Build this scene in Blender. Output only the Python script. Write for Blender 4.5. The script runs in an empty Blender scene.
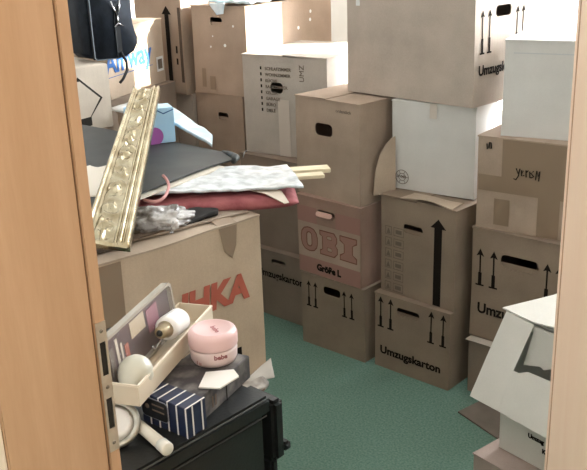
import bpy, bmesh, math, random
from mathutils import Matrix, Vector, noise
random.seed(7)
S = bpy.context.scene
COL = S.collection
R = math.radians

# ------------------------------------------------------------------ camera
F, PITCH, ROLL, CH, TH = 872.577, 0.339569, -0.0354818, 1.76455, 0.75
cd = bpy.data.cameras.new('camera'); cam = bpy.data.objects.new('camera', cd); COL.objects.link(cam)
cd.sensor_width = 36; cd.lens = F/587*36; cd.clip_start = .02
cam.matrix_world = Matrix.Translation((0, 0, CH)) @ Matrix.Rotation(TH, 4, 'Z') @ Matrix.Rotation(math.pi/2-PITCH, 4, 'X') @ Matrix.Rotation(ROLL, 4, 'Z')
S.camera = cam

# ------------------------------------------------------------------ light and exposure
S.view_settings.view_transform = 'Standard'; S.view_settings.look = 'None'
S.view_settings.gamma = 1; S.view_settings.use_curve_mapping = False
S.view_settings.exposure = 0.15
w = bpy.data.worlds.new('sky'); S.world = w; w.use_nodes = True
bg = w.node_tree.nodes['Background']; bg.inputs[0].default_value = (.80, .90, 1, 1); bg.inputs[1].default_value = 7

def area(name, loc, target, sx, sy, power, col):
    l = bpy.data.lights.new(name, 'AREA'); l.shape = 'RECTANGLE'; l.size = sx; l.size_y = sy; l.energy = power; l.color = col
    o = bpy.data.objects.new(name, l); COL.objects.link(o); o.location = loc
    o.rotation_euler = (Vector(target)-Vector(loc)).to_track_quat('-Z', 'Y').to_euler(); return o
# daylight entering through the window in the back wall
area('window_daylight', (-1.15, 4.60, 1.75), (-1.9, 3.0, .9), 1.9, 1.5, 260, (.92, .96, 1))
sl = bpy.data.lights.new('sun', 'SUN'); sl.energy = 30; sl.angle = R(1.5); sl.color = (1, .93, .84)
so = bpy.data.objects.new('sun', sl); COL.objects.link(so)
so.rotation_euler = Vector((-.82, -.55, -.295)).to_track_quat('-Z', 'Y').to_euler()
# ceiling lamp of the hall in front of the door
area('hall_ceiling_lamp', (.05, .02, 2.40), (-.7, .75, .9), .35, .35, 9, (1, .88, .74))

# ------------------------------------------------------------------ materials
def mat(name, rough=.6, metal=0, spec=None):
    m = bpy.data.materials.new(name); m.use_nodes = True
    b = m.node_tree.nodes['Principled BSDF']; b.inputs['Roughness'].default_value = rough; b.inputs['Metallic'].default_value = metal
    if spec is not None: b.inputs['Specular IOR Level'].default_value = spec
    return m, m.node_tree, b
def noisy(name, c1, c2, scale=8, rough=.7, metal=0, bump=0, bscale=60, stretch=(1, 1, 1), detail=4, spec=None, lo=.35, hi=.65):
    m, t, b = mat(name, rough, metal, spec); n = t.nodes; L = t.links
    tc = n.new('ShaderNodeTexCoord'); mp = n.new('ShaderNodeMapping'); mp.inputs['Scale'].default_value = stretch
    L.new(tc.outputs['Object'], mp.inputs[0])
    no = n.new('ShaderNodeTexNoise'); no.inputs['Scale'].default_value = scale; no.inputs['Detail'].default_value = detail
    L.new(mp.outputs[0], no.inputs['Vector'])
    cr = n.new('ShaderNodeValToRGB'); cr.color_ramp.elements[0].position = lo; cr.color_ramp.elements[1].position = hi
    cr.color_ramp.elements[0].color = (*c1, 1); cr.color_ramp.elements[1].color = (*c2, 1)
    L.new(no.outputs[0], cr.inputs[0]); L.new(cr.outputs[0], b.inputs['Base Color'])
    if bump:
        n2 = n.new('ShaderNodeTexNoise'); n2.inputs['Scale'].default_value = bscale; n2.inputs['Detail'].default_value = 5
        L.new(mp.outputs[0], n2.inputs['Vector'])
        bp = n.new('ShaderNodeBump'); bp.inputs['Strength'].default_value = bump; bp.inputs['Distance'].default_value = .003
        L.new(n2.outputs[0], bp.inputs['Height']); L.new(bp.outputs[0], b.inputs['Normal'])
    return m
def plain(name, c, rough=.6, metal=0, alpha=1, spec=None, trans=0):
    m, t, b = mat(name, rough, metal, spec); b.inputs['Base Color'].default_value = (*c, 1); b.inputs['Alpha'].default_value = alpha
    b.inputs['Transmission Weight'].default_value = trans; return m
def board(name, c, v=.12):
    # corrugated cardboard: mottled paper with faint flutes and soft dents
    m, t, b = mat(name, .82, 0, .25); n = t.nodes; L = t.links
    tc = n.new('ShaderNodeTexCoord'); no = n.new('ShaderNodeTexNoise'); no.inputs['Scale'].default_value = 7; no.inputs['Detail'].default_value = 6
    L.new(tc.outputs['Object'], no.inputs['Vector'])
    fi = n.new('ShaderNodeTexNoise'); fi.inputs['Scale'].default_value = 220; fi.inputs['Detail'].default_value = 2
    L.new(tc.outputs['Object'], fi.inputs['Vector'])
    mx = n.new('ShaderNodeMath'); mx.operation = 'MULTIPLY_ADD'; mx.inputs[1].default_value = .35
    L.new(fi.outputs[0], mx.inputs[0]); L.new(no.outputs[0], mx.inputs[2])
    cr = n.new('ShaderNodeValToRGB'); cr.color_ramp.elements[0].position = .45; cr.color_ramp.elements[1].position = .9
    cr.color_ramp.elements[0].color = (*[x*(1-v) for x in c], 1); cr.color_ramp.elements[1].color = (*[min(1, x*(1+v)) for x in c], 1)
    L.new(mx.outputs[0], cr.inputs[0]); L.new(cr.outputs[0], b.inputs['Base Color'])
    wv = n.new('ShaderNodeTexWave'); wv.inputs['Scale'].default_value = 34; wv.inputs['Distortion'].default_value = .3; wv.bands_direction = 'DIAGONAL'
    mp = n.new('ShaderNodeMapping'); mp.inputs['Scale'].default_value = (1, 1, .02)
    L.new(tc.outputs['Object'], mp.inputs[0]); L.new(mp.outputs[0], wv.inputs['Vector'])
    ad = n.new('ShaderNodeMath'); ad.operation = 'MULTIPLY_ADD'; ad.inputs[1].default_value = .02
    d2 = n.new('ShaderNodeTexNoise'); d2.inputs['Scale'].default_value = 4; d2.inputs['Detail'].default_value = 3; L.new(tc.outputs['Object'], d2.inputs['Vector'])
    L.new(wv.outputs['Fac'], ad.inputs[0]); L.new(d2.outputs[0], ad.inputs[2])
    bp = n.new('ShaderNodeBump'); bp.inputs['Strength'].default_value = .35; bp.inputs['Distance'].default_value = .012
    L.new(ad.outputs[0], bp.inputs['Height']); L.new(bp.outputs[0], b.inputs['Normal'])
    return m

KRAFT = board('kraft_cardboard', (.40, .30, .225))
KRAFT_SHADED = board('shaded_kraft_cardboard', (.29, .215, .155))  # kraft darkened to put the shade of the lower boxes into the colour
KRAFT_LIGHT = board('light_kraft_cardboard', (.50, .39, .29))
KRAFT_GREY = board('grey_kraft_cardboard', (.47, .39, .32))
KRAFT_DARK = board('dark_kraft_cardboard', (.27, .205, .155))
KRAFT_PINK = board('reddish_cardboard', (.36, .23, .175))
PALE = board('pale_cardboard', (.60, .52, .43))
WHITEB = board('white_cardboard', (.66, .63, .58), .05)
INK = plain('black_print', (.018, .013, .010), .9, spec=.1)
INK_SOFT = plain('faded_print', (.16, .12, .09), .8)
INK_FAINT = plain('very_faded_print', (.16, .12, .085), .85)
INK_RED = plain('red_print', (.42, .10, .06), .7)
RED_BAND = plain('pale_red_print', (.36, .19, .15), .8)
RED_FILL = plain('dull_red_print', (.36, .19, .145), .8)
OUTL = plain('dark_red_print', (.20, .075, .045), .8)
INK_BLUE = plain('blue_print', (.02, .10, .30), .6)
TAPE = plain('brown_tape', (.27, .19, .125), .35)
TAPE_CLEAR = plain('clear_tape', (.60, .52, .44), .3)
PAPER = noisy('white_paper', (.72, .72, .70), (.86, .86, .84), 12, .7)
BLACK_HOLE = plain('dark_hole', (.02, .015, .01), .9)

# ------------------------------------------------------------------ helpers
def link(name, me, m=None, parent=None, smooth=False):
    o = bpy.data.objects.new(name, me); COL.objects.link(o)
    if m: me.materials.append(m)
    if parent: o.parent = parent
    if smooth:
        for p in me.polygons: p.use_smooth = True
    return o
def obj(name, bm, m=None, parent=None, smooth=False):
    me = bpy.data.meshes.new(name); bmesh.ops.recalc_face_normals(bm, faces=bm.faces); bm.to_mesh(me); bm.free()
    return link(name, me, m, parent, smooth)
def tag(o, label=None, cat=None, group=None, kind=None):
    for k, v in (('label', label), ('category', cat), ('group', group), ('kind', kind)):
        if v: o[k] = v
    return o
def thing(name, label, cat, loc=(0, 0, 0), rz=0, group=None):
    o = bpy.data.objects.new(name, None); COL.objects.link(o); o.location = loc; o.rotation_euler = (0, 0, rz); o.empty_display_size = .05
    return tag(o, label, cat, group)
def box(bm, a, b, M=None, bev=0):
    x0, y0, z0 = a; x1, y1, z1 = b
    r = bmesh.ops.create_cube(bm, size=1, matrix=Matrix.Translation(((x0+x1)/2, (y0+y1)/2, (z0+z1)/2)) @ Matrix.Diagonal((abs(x1-x0), abs(y1-y0), abs(z1-z0), 1)))
    vs = r['verts']
    if bev:
        es = list({e for v in vs for e in v.link_edges}); r2 = bmesh.ops.bevel(bm, geom=es, offset=bev, segments=2, affect='EDGES'); vs = r2['verts']
        vs = list({v for f in r2['faces'] for v in f.verts} | set(v for v in vs))
    if M is not None: bmesh.ops.transform(bm, matrix=M, verts=vs)
def BM(): return bmesh.new()
def flat(polys, thick):
    # polygons (outer loops and holes) filled and given thickness; lies in XY, z 0..thick
    cu = bpy.data.curves.new('t', 'CURVE'); cu.dimensions = '2D'; cu.fill_mode = 'BOTH'; cu.extrude = thick/2
    for p in polys:
        sp = cu.splines.new('POLY'); sp.points.add(len(p)-1); sp.use_cyclic_u = True
        for i, q in enumerate(p): sp.points[i].co = (q[0], q[1], 0, 1)
    o = bpy.data.objects.new('t', cu); COL.objects.link(o)
    dg = bpy.context.evaluated_depsgraph_get(); me = bpy.data.meshes.new_from_object(o.evaluated_get(dg))
    bpy.data.objects.remove(o); bpy.data.curves.remove(cu)
    me.transform(Matrix.Translation((0, 0, thick/2)))
    bm = BM(); bm.from_mesh(me); bpy.data.meshes.remove(me); return bm
def words(txt, size, thick=.0008, bold=0, space=1, sx=1, shear=0):
    cu = bpy.data.curves.new('t', 'FONT'); cu.body = txt; cu.size = size; cu.extrude = thick/2; cu.offset = bold; cu.space_character = space; cu.shear = shear; cu.resolution_u = 3
    o = bpy.data.objects.new('t', cu); COL.objects.link(o)
    dg = bpy.context.evaluated_depsgraph_get(); me = bpy.data.meshes.new_from_object(o.evaluated_get(dg))
    bpy.data.objects.remove(o); bpy.data.curves.remove(cu)
    me.transform(Matrix.Translation((0, 0, thick/2)) @ Matrix.Diagonal((sx, 1, 1, 1)))
    bm = BM(); bm.from_mesh(me); bpy.data.meshes.remove(me); return bm
def addbm(dst, src, M=None):
    if M is not None: bmesh.ops.transform(src, matrix=M, verts=src.verts)
    me = bpy.data.meshes.new('t'); src.to_mesh(me); src.free(); dst.from_mesh(me); bpy.data.meshes.remove(me)
def XF(o, ex, ey):
    # matrix carrying the XY plane to origin o with axes ex, ey
    ex = Vector(ex).normalized(); ey = Vector(ey); ey = (ey-ex*ey.dot(ex)).normalized(); ez = ex.cross(ey)
    M = Matrix((ex, ey, ez)).transposed().to_4x4(); M.translation = Vector(o); return M
def front(x, z, e=.0): e += .0014; return XF((x, -e, z), (1, 0, 0), (0, 0, 1))
def right(w, y, z, e=.0): e += .0014; return XF((w+e, y, z), (0, 1, 0), (0, 0, 1))
def rect(x0, y0, x1, y1): return [(x0, y0), (x1, y0), (x1, y1), (x0, y1)]
def oval(cx, cy, wx, hy, k=.35):
    r = min(wx, hy)*k; pts = []
    for sx, sy, a0 in ((1, 1, 0), (-1, 1, 90), (-1, -1, 180), (1, -1, 270)):
        for a in (0, 30, 60, 90):
            an = R(a0+a); pts.append((cx+sx*(wx/2-r)+r*math.cos(an), cy+sy*(hy/2-r)+r*math.sin(an)))
    return pts
def tube(bm, pts, rad, n=10, cap=True):
    pts = [Vector(p) for p in pts]; rings = []
    rads = rad if isinstance(rad, (list, tuple)) else [rad]*len(pts)
    up = Vector((0, 0, 1))
    for i, p in enumerate(pts):
        d = (pts[min(i+1, len(pts)-1)]-pts[max(i-1, 0)]).normalized()
        if abs(d.dot(up)) > .95: up = Vector((1, .2, 0))
        a = d.cross(up).normalized(); b = a.cross(d)
        rings.append([bm.verts.new(p+(a*math.cos(2*math.pi*k/n)+b*math.sin(2*math.pi*k/n))*rads[i]) for k in range(n)])
    for r0, r1 in zip(rings, rings[1:]):
        for k in range(n): bm.faces.new((r0[k], r0[(k+1) % n], r1[(k+1) % n], r1[k]))
    if cap: bm.faces.new(rings[0]); bm.faces.new(rings[-1][::-1])
def smooth(p, k=6):
    p = [Vector(q) for q in p]; out = []
    for i in range(len(p)-1):
        a, b, c, d = p[max(i-1, 0)], p[i], p[i+1], p[min(i+2, len(p)-1)]
        for j in range(k):
            t = j/k; out.append(.5*((2*b)+(c-a)*t+(2*a-5*b+4*c-d)*t*t+(3*b-a-3*c+d)*t**3))
    return out+[p[-1]]
def lathe(bm, prof, n=40, M=None):
    rings = []; vs = []
    for r, z in prof:
        if r < 1e-5: v = [bm.verts.new((0, 0, z))]
        else: v = [bm.verts.new((r*math.cos(2*math.pi*k/n), r*math.sin(2*math.pi*k/n), z)) for k in range(n)]
        rings.append(v); vs += v
    for a, b in zip(rings, rings[1:]):
        for k in range(n):
            q = [a[k % len(a)], a[(k+1) % len(a)], b[(k+1) % len(b)], b[k % len(b)]]
            u = []
            for v in q:
                if v not in u: u.append(v)
            if len(u) > 2: bm.faces.new(u)
    if M is not None: bmesh.ops.transform(bm, matrix=M, verts=vs)
def sheet(corners, thick, nx=16, ny=16, amp=.0, sc=8, seed=0, sag=None):
    # soft sheet between four corners (bl, br, tr, tl) with waves and real thickness
    c = [Vector(p) for p in corners]; bm = BM(); g = [[], []]
    nrm = (c[1]-c[0]).cross(c[3]-c[0]).normalized()
    for s in (0, 1):
        for j in range(ny+1):
            row = []
            for i in range(nx+1):
                u, v = i/nx, j/ny
                p = (c[0]*(1-u)+c[1]*u)*(1-v)+(c[3]*(1-u)+c[2]*u)*v
                q = p*sc+Vector((seed, seed*2, 0))
                h = noise.noise(q)*amp+noise.noise(q*2.3)*amp*.5
                if sag: h += sag(u, v)
                row.append(bm.verts.new(p+nrm*(h+s*thick)))
            g[s].append(row)
    for s in (0, 1):
        for j in range(ny):
            for i in range(nx): bm.faces.new((g[s][j][i], g[s][j][i+1], g[s][j+1][i+1], g[s][j+1][i]))
    for i in range(nx):
        for j in (0, ny): bm.faces.new((g[0][j][i], g[0][j][i+1], g[1][j][i+1], g[1][j][i]))
    for j in range(ny):
        for i in (0, nx): bm.faces.new((g[0][j][i], g[0][j+1][i], g[1][j+1][i], g[1][j][i]))
    return bm
def polyslab(pts, n, thick):
    # a planar-ish outline of 3-D points given thickness along n
    bm = BM(); n = Vector(n).normalized()*thick
    a = [bm.verts.new(Vector(p)) for p in pts]; b = [bm.verts.new(Vector(p)+n) for p in pts]
    bm.faces.new(a); bm.faces.new(b[::-1])
    for i in range(len(a)): bm.faces.new((a[i], a[(i+1) % len(a)], b[(i+1) % len(a)], b[i]))
    bmesh.ops.triangulate(bm, faces=[f for f in bm.faces if len(f.verts) > 4])
    return bm

T = .005
CARTONS = []
def carton(label, loc, rz, w, d, h, m, hole=None, name='moving_box', cat='box', group='moving boxes and cartons', lid=True, lift=(.0, .0), rhole=None, tape=None, grip=True):
    t = thing(name, label, cat, loc, rz, group); CARTONS.append(t)
    bm = BM()
    hz = h-.006 if lid else h
    addbm(bm, flat([rect(0, 0, w, hz)]+([oval(*hole)] if hole else []), T), XF((0, T, 0), (1, 0, 0), (0, 0, 1)))
    addbm(bm, flat([rect(T, 0, d-T, hz)]+([oval(*rhole)] if rhole else []), T), XF((w-T, 0, 0), (0, 1, 0), (0, 0, 1)))
    box(bm, (0, T, 0), (T, d-T, hz)); box(bm, (0, d-T, 0), (w, d, hz)); box(bm, (T, T, 0), (w-T, d-T, T))
    obj('carton_body', bm, m, t)
    if hole and grip:   # the grip behind the opening: inner wall folded up inside the box
        cx, cz, hw, hh = hole[:4]
        bm = BM(); box(bm, (cx-hw/2-.01, T+.004, cz-hh*1.9), (cx+hw/2+.01, T+.008, cz-hh*.15), XF((0, 0, 0), (1, 0, 0), (0, 1, 0)))
        obj('grip_flap', bm, m, t)
    if lid:
        for k, s in enumerate((0, 1)):
            bm = BM(); x0, x1 = (-.002, w/2-.001) if s == 0 else (w/2+.001, w+.003)
            box(bm, (x0, -.004, -.0025), (x1, d+.002, .0025))
            px = -.001 if s == 0 else w+.001; a = lift[k]*(-1 if s == 0 else 1)
            bmesh.ops.transform(bm, matrix=Matrix.Translation((px, 0, h-.003)) @ Matrix.Rotation(a, 4, 'Y') @ Matrix.Translation((-px, 0, 0)), verts=bm.verts)
            obj('top_flap', bm, m, t)
    if tape:
        bm = BM(); tw = .05
        if lid and tape != 'front': box(bm, (w/2-tw/2, -.004, h), (w/2+tw/2, d, h+.0006))
        if tape != 'top': box(bm, (w/2-tw/2, -.0050, h-tape_len(tape)), (w/2+tw/2, -.0044, h+.0004)); box(bm, (w/2-tw/2, -.0050, h-.001), (w/2+tw/2, -.001, h+.0004))
        if len(bm.verts): obj('packing_tape', bm, TAPE, t)
        else: bm.free()
    return t
def tape_len(t): return .09
def pr(parent, bm, m, name='printed_lettering'): return obj(name, bm, m, parent)
def arrow_poly(x, z0, z1, s=.012, base=True):
    # transport arrow: tapering shaft on a stepped foot under a broad head
    p = [(x-s*.2, z0+(z1-z0)*.36), (x-s*.45, z0+(z1-z0)*.36), (x-s*.45, z0+.006), (x-s*1.1, z0+.006), (x-s*1.1, z0), (x+s*1.1, z0), (x+s*1.1, z0+.006), (x+s*.45, z0+.006), (x+s*.45, z0+(z1-z0)*.36), (x+s*.2, z0+(z1-z0)*.36),
         (x+s*.2, z1-s*1.6), (x+s, z1-s*1.9), (x, z1), (x-s, z1-s*1.9), (x-s*.2, z1-s*1.6)]
    return p
def arrows(t, xs, z0, z1, w=None, s=.012, m=None):
    for x in xs:
        bm = flat([arrow_poly(0, z0, z1, s)], .0006)
        addm = front(x, 0) if w is None else right(w, x, 0)
        bmesh.ops.transform(bm, matrix=addm, verts=bm.verts); pr(t, bm, m or INK, 'printed_arrow')
def text_on(t, txt, size, x, z, m=INK, w=None, bold=0, sx=1, space=1, rot=0, shear=0, name='printed_lettering'):
    bm = words(txt, size, .0006, bold, space, sx, shear)
    if rot: bmesh.ops.transform(bm, matrix=Matrix.Rotation(rot, 4, 'Z'), verts=bm.verts)
    bmesh.ops.transform(bm, matrix=front(x, z, .0008) if w is None else right(w, x, z, .0008), verts=bm.verts); return pr(t, bm, m, name)
def patch(t, x0, z0, x1, z1, m, name='tape_strip', e=.0, w=None, th=.0005, pts=None):
    bm = flat([pts or rect(x0, z0, x1, z1)], th)
    bmesh.ops.transform(bm, matrix=front(0, 0, e) if w is None else right(w, 0, 0, e), verts=bm.verts); return pr(t, bm, m, name)

# ------------------------------------------------------------------ the room
wall = noisy('painted_wall', (.72, .70, .66), (.78, .76, .72), 5, .9, bump=.1, bscale=120)
carpet = noisy('green_carpet', (.12, .215, .165), (.20, .31, .25), 130, .95, bump=.9, bscale=240, detail=6, spec=.1)
ceil = plain('ceiling_paint', (.8, .79, .77), .9)
def wood(name, c1, c2):
    m, t, b = mat(name, .38, 0, .4); n = t.nodes; L = t.links
    tc = n.new('ShaderNodeTexCoord'); mp = n.new('ShaderNodeMapping'); mp.inputs['Scale'].default_value = (9, 9, .7); L.new(tc.outputs['Object'], mp.inputs[0])
    no = n.new('ShaderNodeTexNoise'); no.inputs['Scale'].default_value = 2.2; no.inputs['Detail'].default_value = 7; no.inputs['Distortion'].default_value = .8; L.new(mp.outputs[0], no.inputs['Vector'])
    f2 = n.new('ShaderNodeTexNoise'); f2.inputs['Scale'].default_value = 40; L.new(mp.outputs[0], f2.inputs['Vector'])
    ma = n.new('ShaderNodeMath'); ma.operation = 'MULTIPLY_ADD'; ma.inputs[1].default_value = .3; L.new(f2.outputs[0], ma.inputs[0]); L.new(no.outputs[0], ma.inputs[2])
    cr = n.new('ShaderNodeValToRGB'); cr.color_ramp.elements[0].position = .4; cr.color_ramp.elements[1].position = .9
    cr.color_ramp.elements[0].color = (*c1, 1); cr.color_ramp.elements[1].color = (*c2, 1); L.new(ma.outputs[0], cr.inputs[0]); L.new(cr.outputs[0], b.inputs['Base Color'])
    return m
BEECH = wood('beech_veneer', (.50, .295, .165), (.59, .365, .22))
def struct(name, parts, m, label=None):
    bm = BM()
    for a, b in parts: box(bm, a, b)
    o = obj(name, bm, m); o['kind'] = 'structure'
    if label: o['label'] = label
    return o
XL, XR, YB, YF, ZC = -4.05, .95, 4.30, .60, 2.5
WX0, WX1, WZ0, WZ1 = -2.62, .35, .70, 2.4
struct('floor', [((XL-.1, YF-.15, -.1), (XR+.1, YB+.25, 0))], carpet)
struct('ceiling', [((XL-.1, YF-.15, ZC), (XR+.1, YB+.25, ZC+.1))], ceil)
struct('wall_left', [((XL-.1, YF, 0), (XL, YB, ZC))], wall)
struct('wall_right', [((XR, YF, 0), (XR+.1, YB, ZC))], wall)
struct('wall_back', [((XL-.1, YB, 0), (WX0, YB+.25, ZC)), ((WX1, YB, 0), (XR+.1, YB+.25, ZC)), ((WX0, YB, 0), (WX1, YB+.25, WZ0)), ((WX0, YB, WZ1), (WX1, YB+.25, ZC))], wall)
JL, JR = -.91, -.04
struct('wall_front', [((XL-.1, YF-.14, 0), (JL-.022, YF, ZC)), ((JR+.022, YF-.14, 0), (XR+.1, YF, ZC)), ((JL-.022, YF-.14, 2.03), (JR+.022, YF, ZC))], wall)
# the hall outside the door
struct('wall_hall_back', [((-3.2, -1.7, 0), (1.9, -1.6, ZC))], wall); struct('wall_hall_left', [((-3.2, -1.6, 0), (-3.1, YF-.14, ZC))], wall); struct('wall_hall_right', [((1.8, -1.6, 0), (1.9, YF-.14, ZC))], wall)
struct('ceiling_hall', [((-3.2, -1.7, ZC), (1.9, YF-.151, ZC+.1))], ceil)
struct('floor_hall', [((-3.2, -1.7, -.1), (1.9, YF-.151, 0))], carpet)
# window in the back wall
wf = plain('white_window_frame', (.85, .85, .84), .4)
wn = thing('window_1', None, None, (0, 0, 0)); wn['kind'] = 'structure'
bm = BM(); y0, y1 = YB+.08, YB+.14
for a, b in (((WX0, y0, WZ0), (WX0+.05, y1, WZ1)), ((WX1-.05, y0, WZ0), (WX1, y1, WZ1)), ((WX0+.05, y0, WZ0), (WX1-.05, y1, WZ0+.05)), ((WX0+.05, y0, WZ1-.05), (WX1-.05, y1, WZ1)), ((-1.53, y0, WZ0+.05), (-1.47, y1, WZ1-.05))): box(bm, a, b)
obj('window_frame', bm, wf, wn)
bm = BM(); box(bm, (WX0+.05, YB+.105, WZ0+.05), (WX1-.05, YB+.111, WZ1-.05)); obj('window_pane', bm, plain('window_glass', (.9, .95, .95), .02, alpha=.06), wn)
bm = BM(); box(bm, (WX0-.02, YB-.04, WZ0-.03), (WX1+.02, YB+.08, WZ0-.002)); obj('window_sill', bm, wf, wn)
# door lining on the left, with its groove and strike plate
df = thing('door_1', 'light beech door frame', None, (0, 0, 0)); df['kind'] = 'structure'
bm = BM(); box(bm, (JL-.022, .438, 0), (JL, .5825, 2.03), bev=.002); box(bm, (JR, .452, 0), (JR+.022, .6, 2.03)); box(bm, (JL-.022, .452, 2.03), (JR+.022, .6, 2.052)); obj('door_lining', bm, BEECH, df)
bm = BM(); box(bm, (JL-.022, .5855, 0), (JL-.0004, .603, 2.03), bev=.0012); obj('rebate_strip', bm, BEECH, df)
bm = BM(); box(bm, (JL-.022, .5825, 0), (JL-.004, .5855, 2.03)); obj('rubber_seal', bm, plain('brown_seal', (.16, .075, .03), .7), df)
bm = BM(); box(bm, (JL-.09, .424, 0), (JL-.001, .4375, 2.1), bev=.003); obj('architrave', bm, wood('edge_highlight_beech', (.82, .66, .50), (.88, .74, .60)), df)  # near architrave is paler to paint the highlight on its lit edge
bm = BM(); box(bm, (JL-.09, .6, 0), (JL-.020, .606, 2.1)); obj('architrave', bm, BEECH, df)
STEEL = noisy('brushed_steel', (.55, .50, .43), (.68, .63, .55), 40, .35, .8)
bm = flat([rect(.5862, 1.082, .6022, 1.279), rect(.5895, 1.200, .5988, 1.250), rect(.5895, 1.118, .5988, 1.165)], .0012)
bmesh.ops.transform(bm, matrix=XF((JL-.0002, 0, 0), (0, 1, 0), (0, 0, 1)), verts=bm.verts); sp = obj('strike_plate', bm, STEEL, df); sp['label'] = 'metal strike plate'
bm = BM()
for a, b in ((1.200, 1.250), (1.118, 1.165)): box(bm, (JL-.0006, .5895, a), (JL-.0001, .5988, b))
obj('latch_recess', bm, BLACK_HOLE, sp)
for zz in (1.266, 1.182, 1.095):
    bm = BM(); lathe(bm, [(0, .0012), (.0022, .001), (.003, 0), (0, 0)], 14, XF((JL+.001, .5942, zz), (0, 1, 0), (0, 0, 1))); obj('screw', bm, plain('screw_metal', (.25, .22, .18), .4, .8), sp)
# door leaf, hinged on the right and pushed half open into the room
dl = thing('door_2', 'light beech door leaf standing half open', None, (-.05, .607, 0), math.atan2(1.213-.607, -.564+.05)); dl['kind'] = 'structure'
LW = math.hypot(1.213-.607, -.564+.05)
bm = BM(); box(bm, (0, -.04, .01), (LW, 0, 2.01), bev=.0035); obj('door_leaf', bm, wood('pale_beech_veneer', (.88, .64, .48), (.93, .72, .56)), dl)
bm = BM(); box(bm, (LW-.022, .0, .01), (LW-.018, .0008, 2.01)); obj('edge_band', bm, plain('edge_band_brown', (.50, .30, .18), .5), dl)

# ------------------------------------------------------------------ stacks of moving boxes, centre
G = 'moving boxes stacked in the room'
b1 = carton('small brown moving box on the carpet under the box with red OBI lettering', (-2.406, 2.625, 0), .005, .347, .575, .3395, KRAFT_SHADED, hole=(.172, .282, .092, .036), grip=False)
arrows(b1, (.042, .080, .240, .280), .185, .305)
patch(b1, .145, .085, .205, .125, TAPE, 'small_label', .0002)
o_ = carton('brown moving box with pink bands and red outlined OBI lettering', (-2.421, 2.629, .34), -.027, .352, .58, .3525, KRAFT_PINK, hole=(.165, .285, .095, .033))
patch(o_, .002, .235, .350, .300, RED_BAND, 'red_band', .0001, pts=rect(.002, .235, .112, .305)); patch(o_, .218, .235, .350, .305, RED_BAND, 'red_band', .0001)
patch(o_, .002, .004, .350, .075, RED_BAND, 'red_band', .0001)
patch(o_, 0, 0, 0, 0, board('pale_pink_cardboard', (.43, .31, .235)), 'pale_panel', .00005, pts=rect(.002, .076, .350, .234))
# slab-serif letters: red fill inside a dark outline
def slab_letters(t, x0, z0, hh, m_out, m_in):
    def O(s): return [oval(.052, .05, .088-2*s, .094-2*s, .42), oval(.052, .05, .022+2*s, .050+2*s, .45)]
    def B(s): return [[(.106+s, .003+s), (.180-s, .003+s), (.196-s, .02), (.196-s, .04), (.186-s, .051), (.194-s, .062), (.194-s, .08), (.180-s, .097-s), (.106+s, .097-s), (.106+s, .078+s), (.118+s, .074), (.118+s, .026), (.106+s, .022-s)], oval(.155, .073, .022+s, .010+s), oval(.155, .029, .022+s, .012+s)]
    def I(s): return [[(.206+s, .003+s), (.290-s, .003+s), (.290-s, .024-s), (.270-s, .034), (.270-s, .066), (.290-s, .076+s), (.290-s, .097-s), (.206+s, .097-s), (.206+s, .076+s), (.226+s, .066), (.226+s, .034), (.206+s, .024-s)]]
    for f in (O, B, I):
        for s, m, e in ((0, m_out, .0002), (.0042, m_in, .0006)):
            bm = flat(f(s), .0005); bmesh.ops.transform(bm, matrix=front(x0, z0, e) @ Matrix.Diagonal((1.12, hh/.1, 1, 1)), verts=bm.verts); pr(t, bm, m, 'printed_letter')
bm = BM(); addbm(bm, flat([oval(0, 0, .090, .022, .5)], .002), XF((.165, -.012, .288), (1, 0, 0), (0, .55, 1))); obj('grip_flap', bm, board('pink_flap_cardboard', (.60, .38, .30)), o_)
slab_letters(o_, .008, .100, .118, OUTL, RED_FILL)
text_on(o_, 'Größe L', .040, .105, .026, INK, bold=.0022)
t1 = carton('brown moving box with open hand hole on top of the OBI box', (-2.434, 2.654, .693), -.08, .361, .55, .4175, KRAFT, hole=(.165, .290, .098, .052), lift=(.015, .0), grip=False)
text_on(t1, 'ordentlich', .020, .235, .372, INK_SOFT)
b2 = carton('brown moving box on the carpet with Umzugskarton lettering along its front', (-2.019, 2.646, 0), .005, .364, .6, .3365, KRAFT_SHADED, hole=(.165, .278, .11, .034))
arrows(b2, (.030, .080, .278, .334), .185, .322, s=.014)
text_on(b2, 'Umzugskarton', .048, .028, .068, INK, bold=.0016, sx=1.06)
m_ = carton('brown moving box with one tall black arrow and a faint printed table', (-2.013, 2.681, .337), -.037, .362, .57, .4125, KRAFT_SHADED, hole=(.160, .292, .095, .036), lift=(.03, .012))
bm = flat([[(.264, .004), (.300, .004), (.300, .325), (.318, .325), (.282, .362), (.246, .325), (.264, .325)]], .0006)
bmesh.ops.transform(bm, matrix=front(0, 0), verts=bm.verts); pr(m_, bm, INK, 'printed_arrow')
for i in range(6):
    z = .285-i*.048
    for pl in ([rect(.022, z-.036, .054, z), rect(.024, z-.034, .052, z-.002)], [rect(.064, z-.036, .115, z), rect(.066, z-.034, .113, z-.002)], [[(.028, z-.031), (.048, z-.031), (.038, z-.008)]], [rect(.074, z-.026, .104, z-.010)]):
        ic = flat(pl, .0005); bmesh.ops.transform(ic, matrix=front(0, 0), verts=ic.verts); pr(m_, ic, INK_FAINT, 'printed_pictogram')
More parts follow.
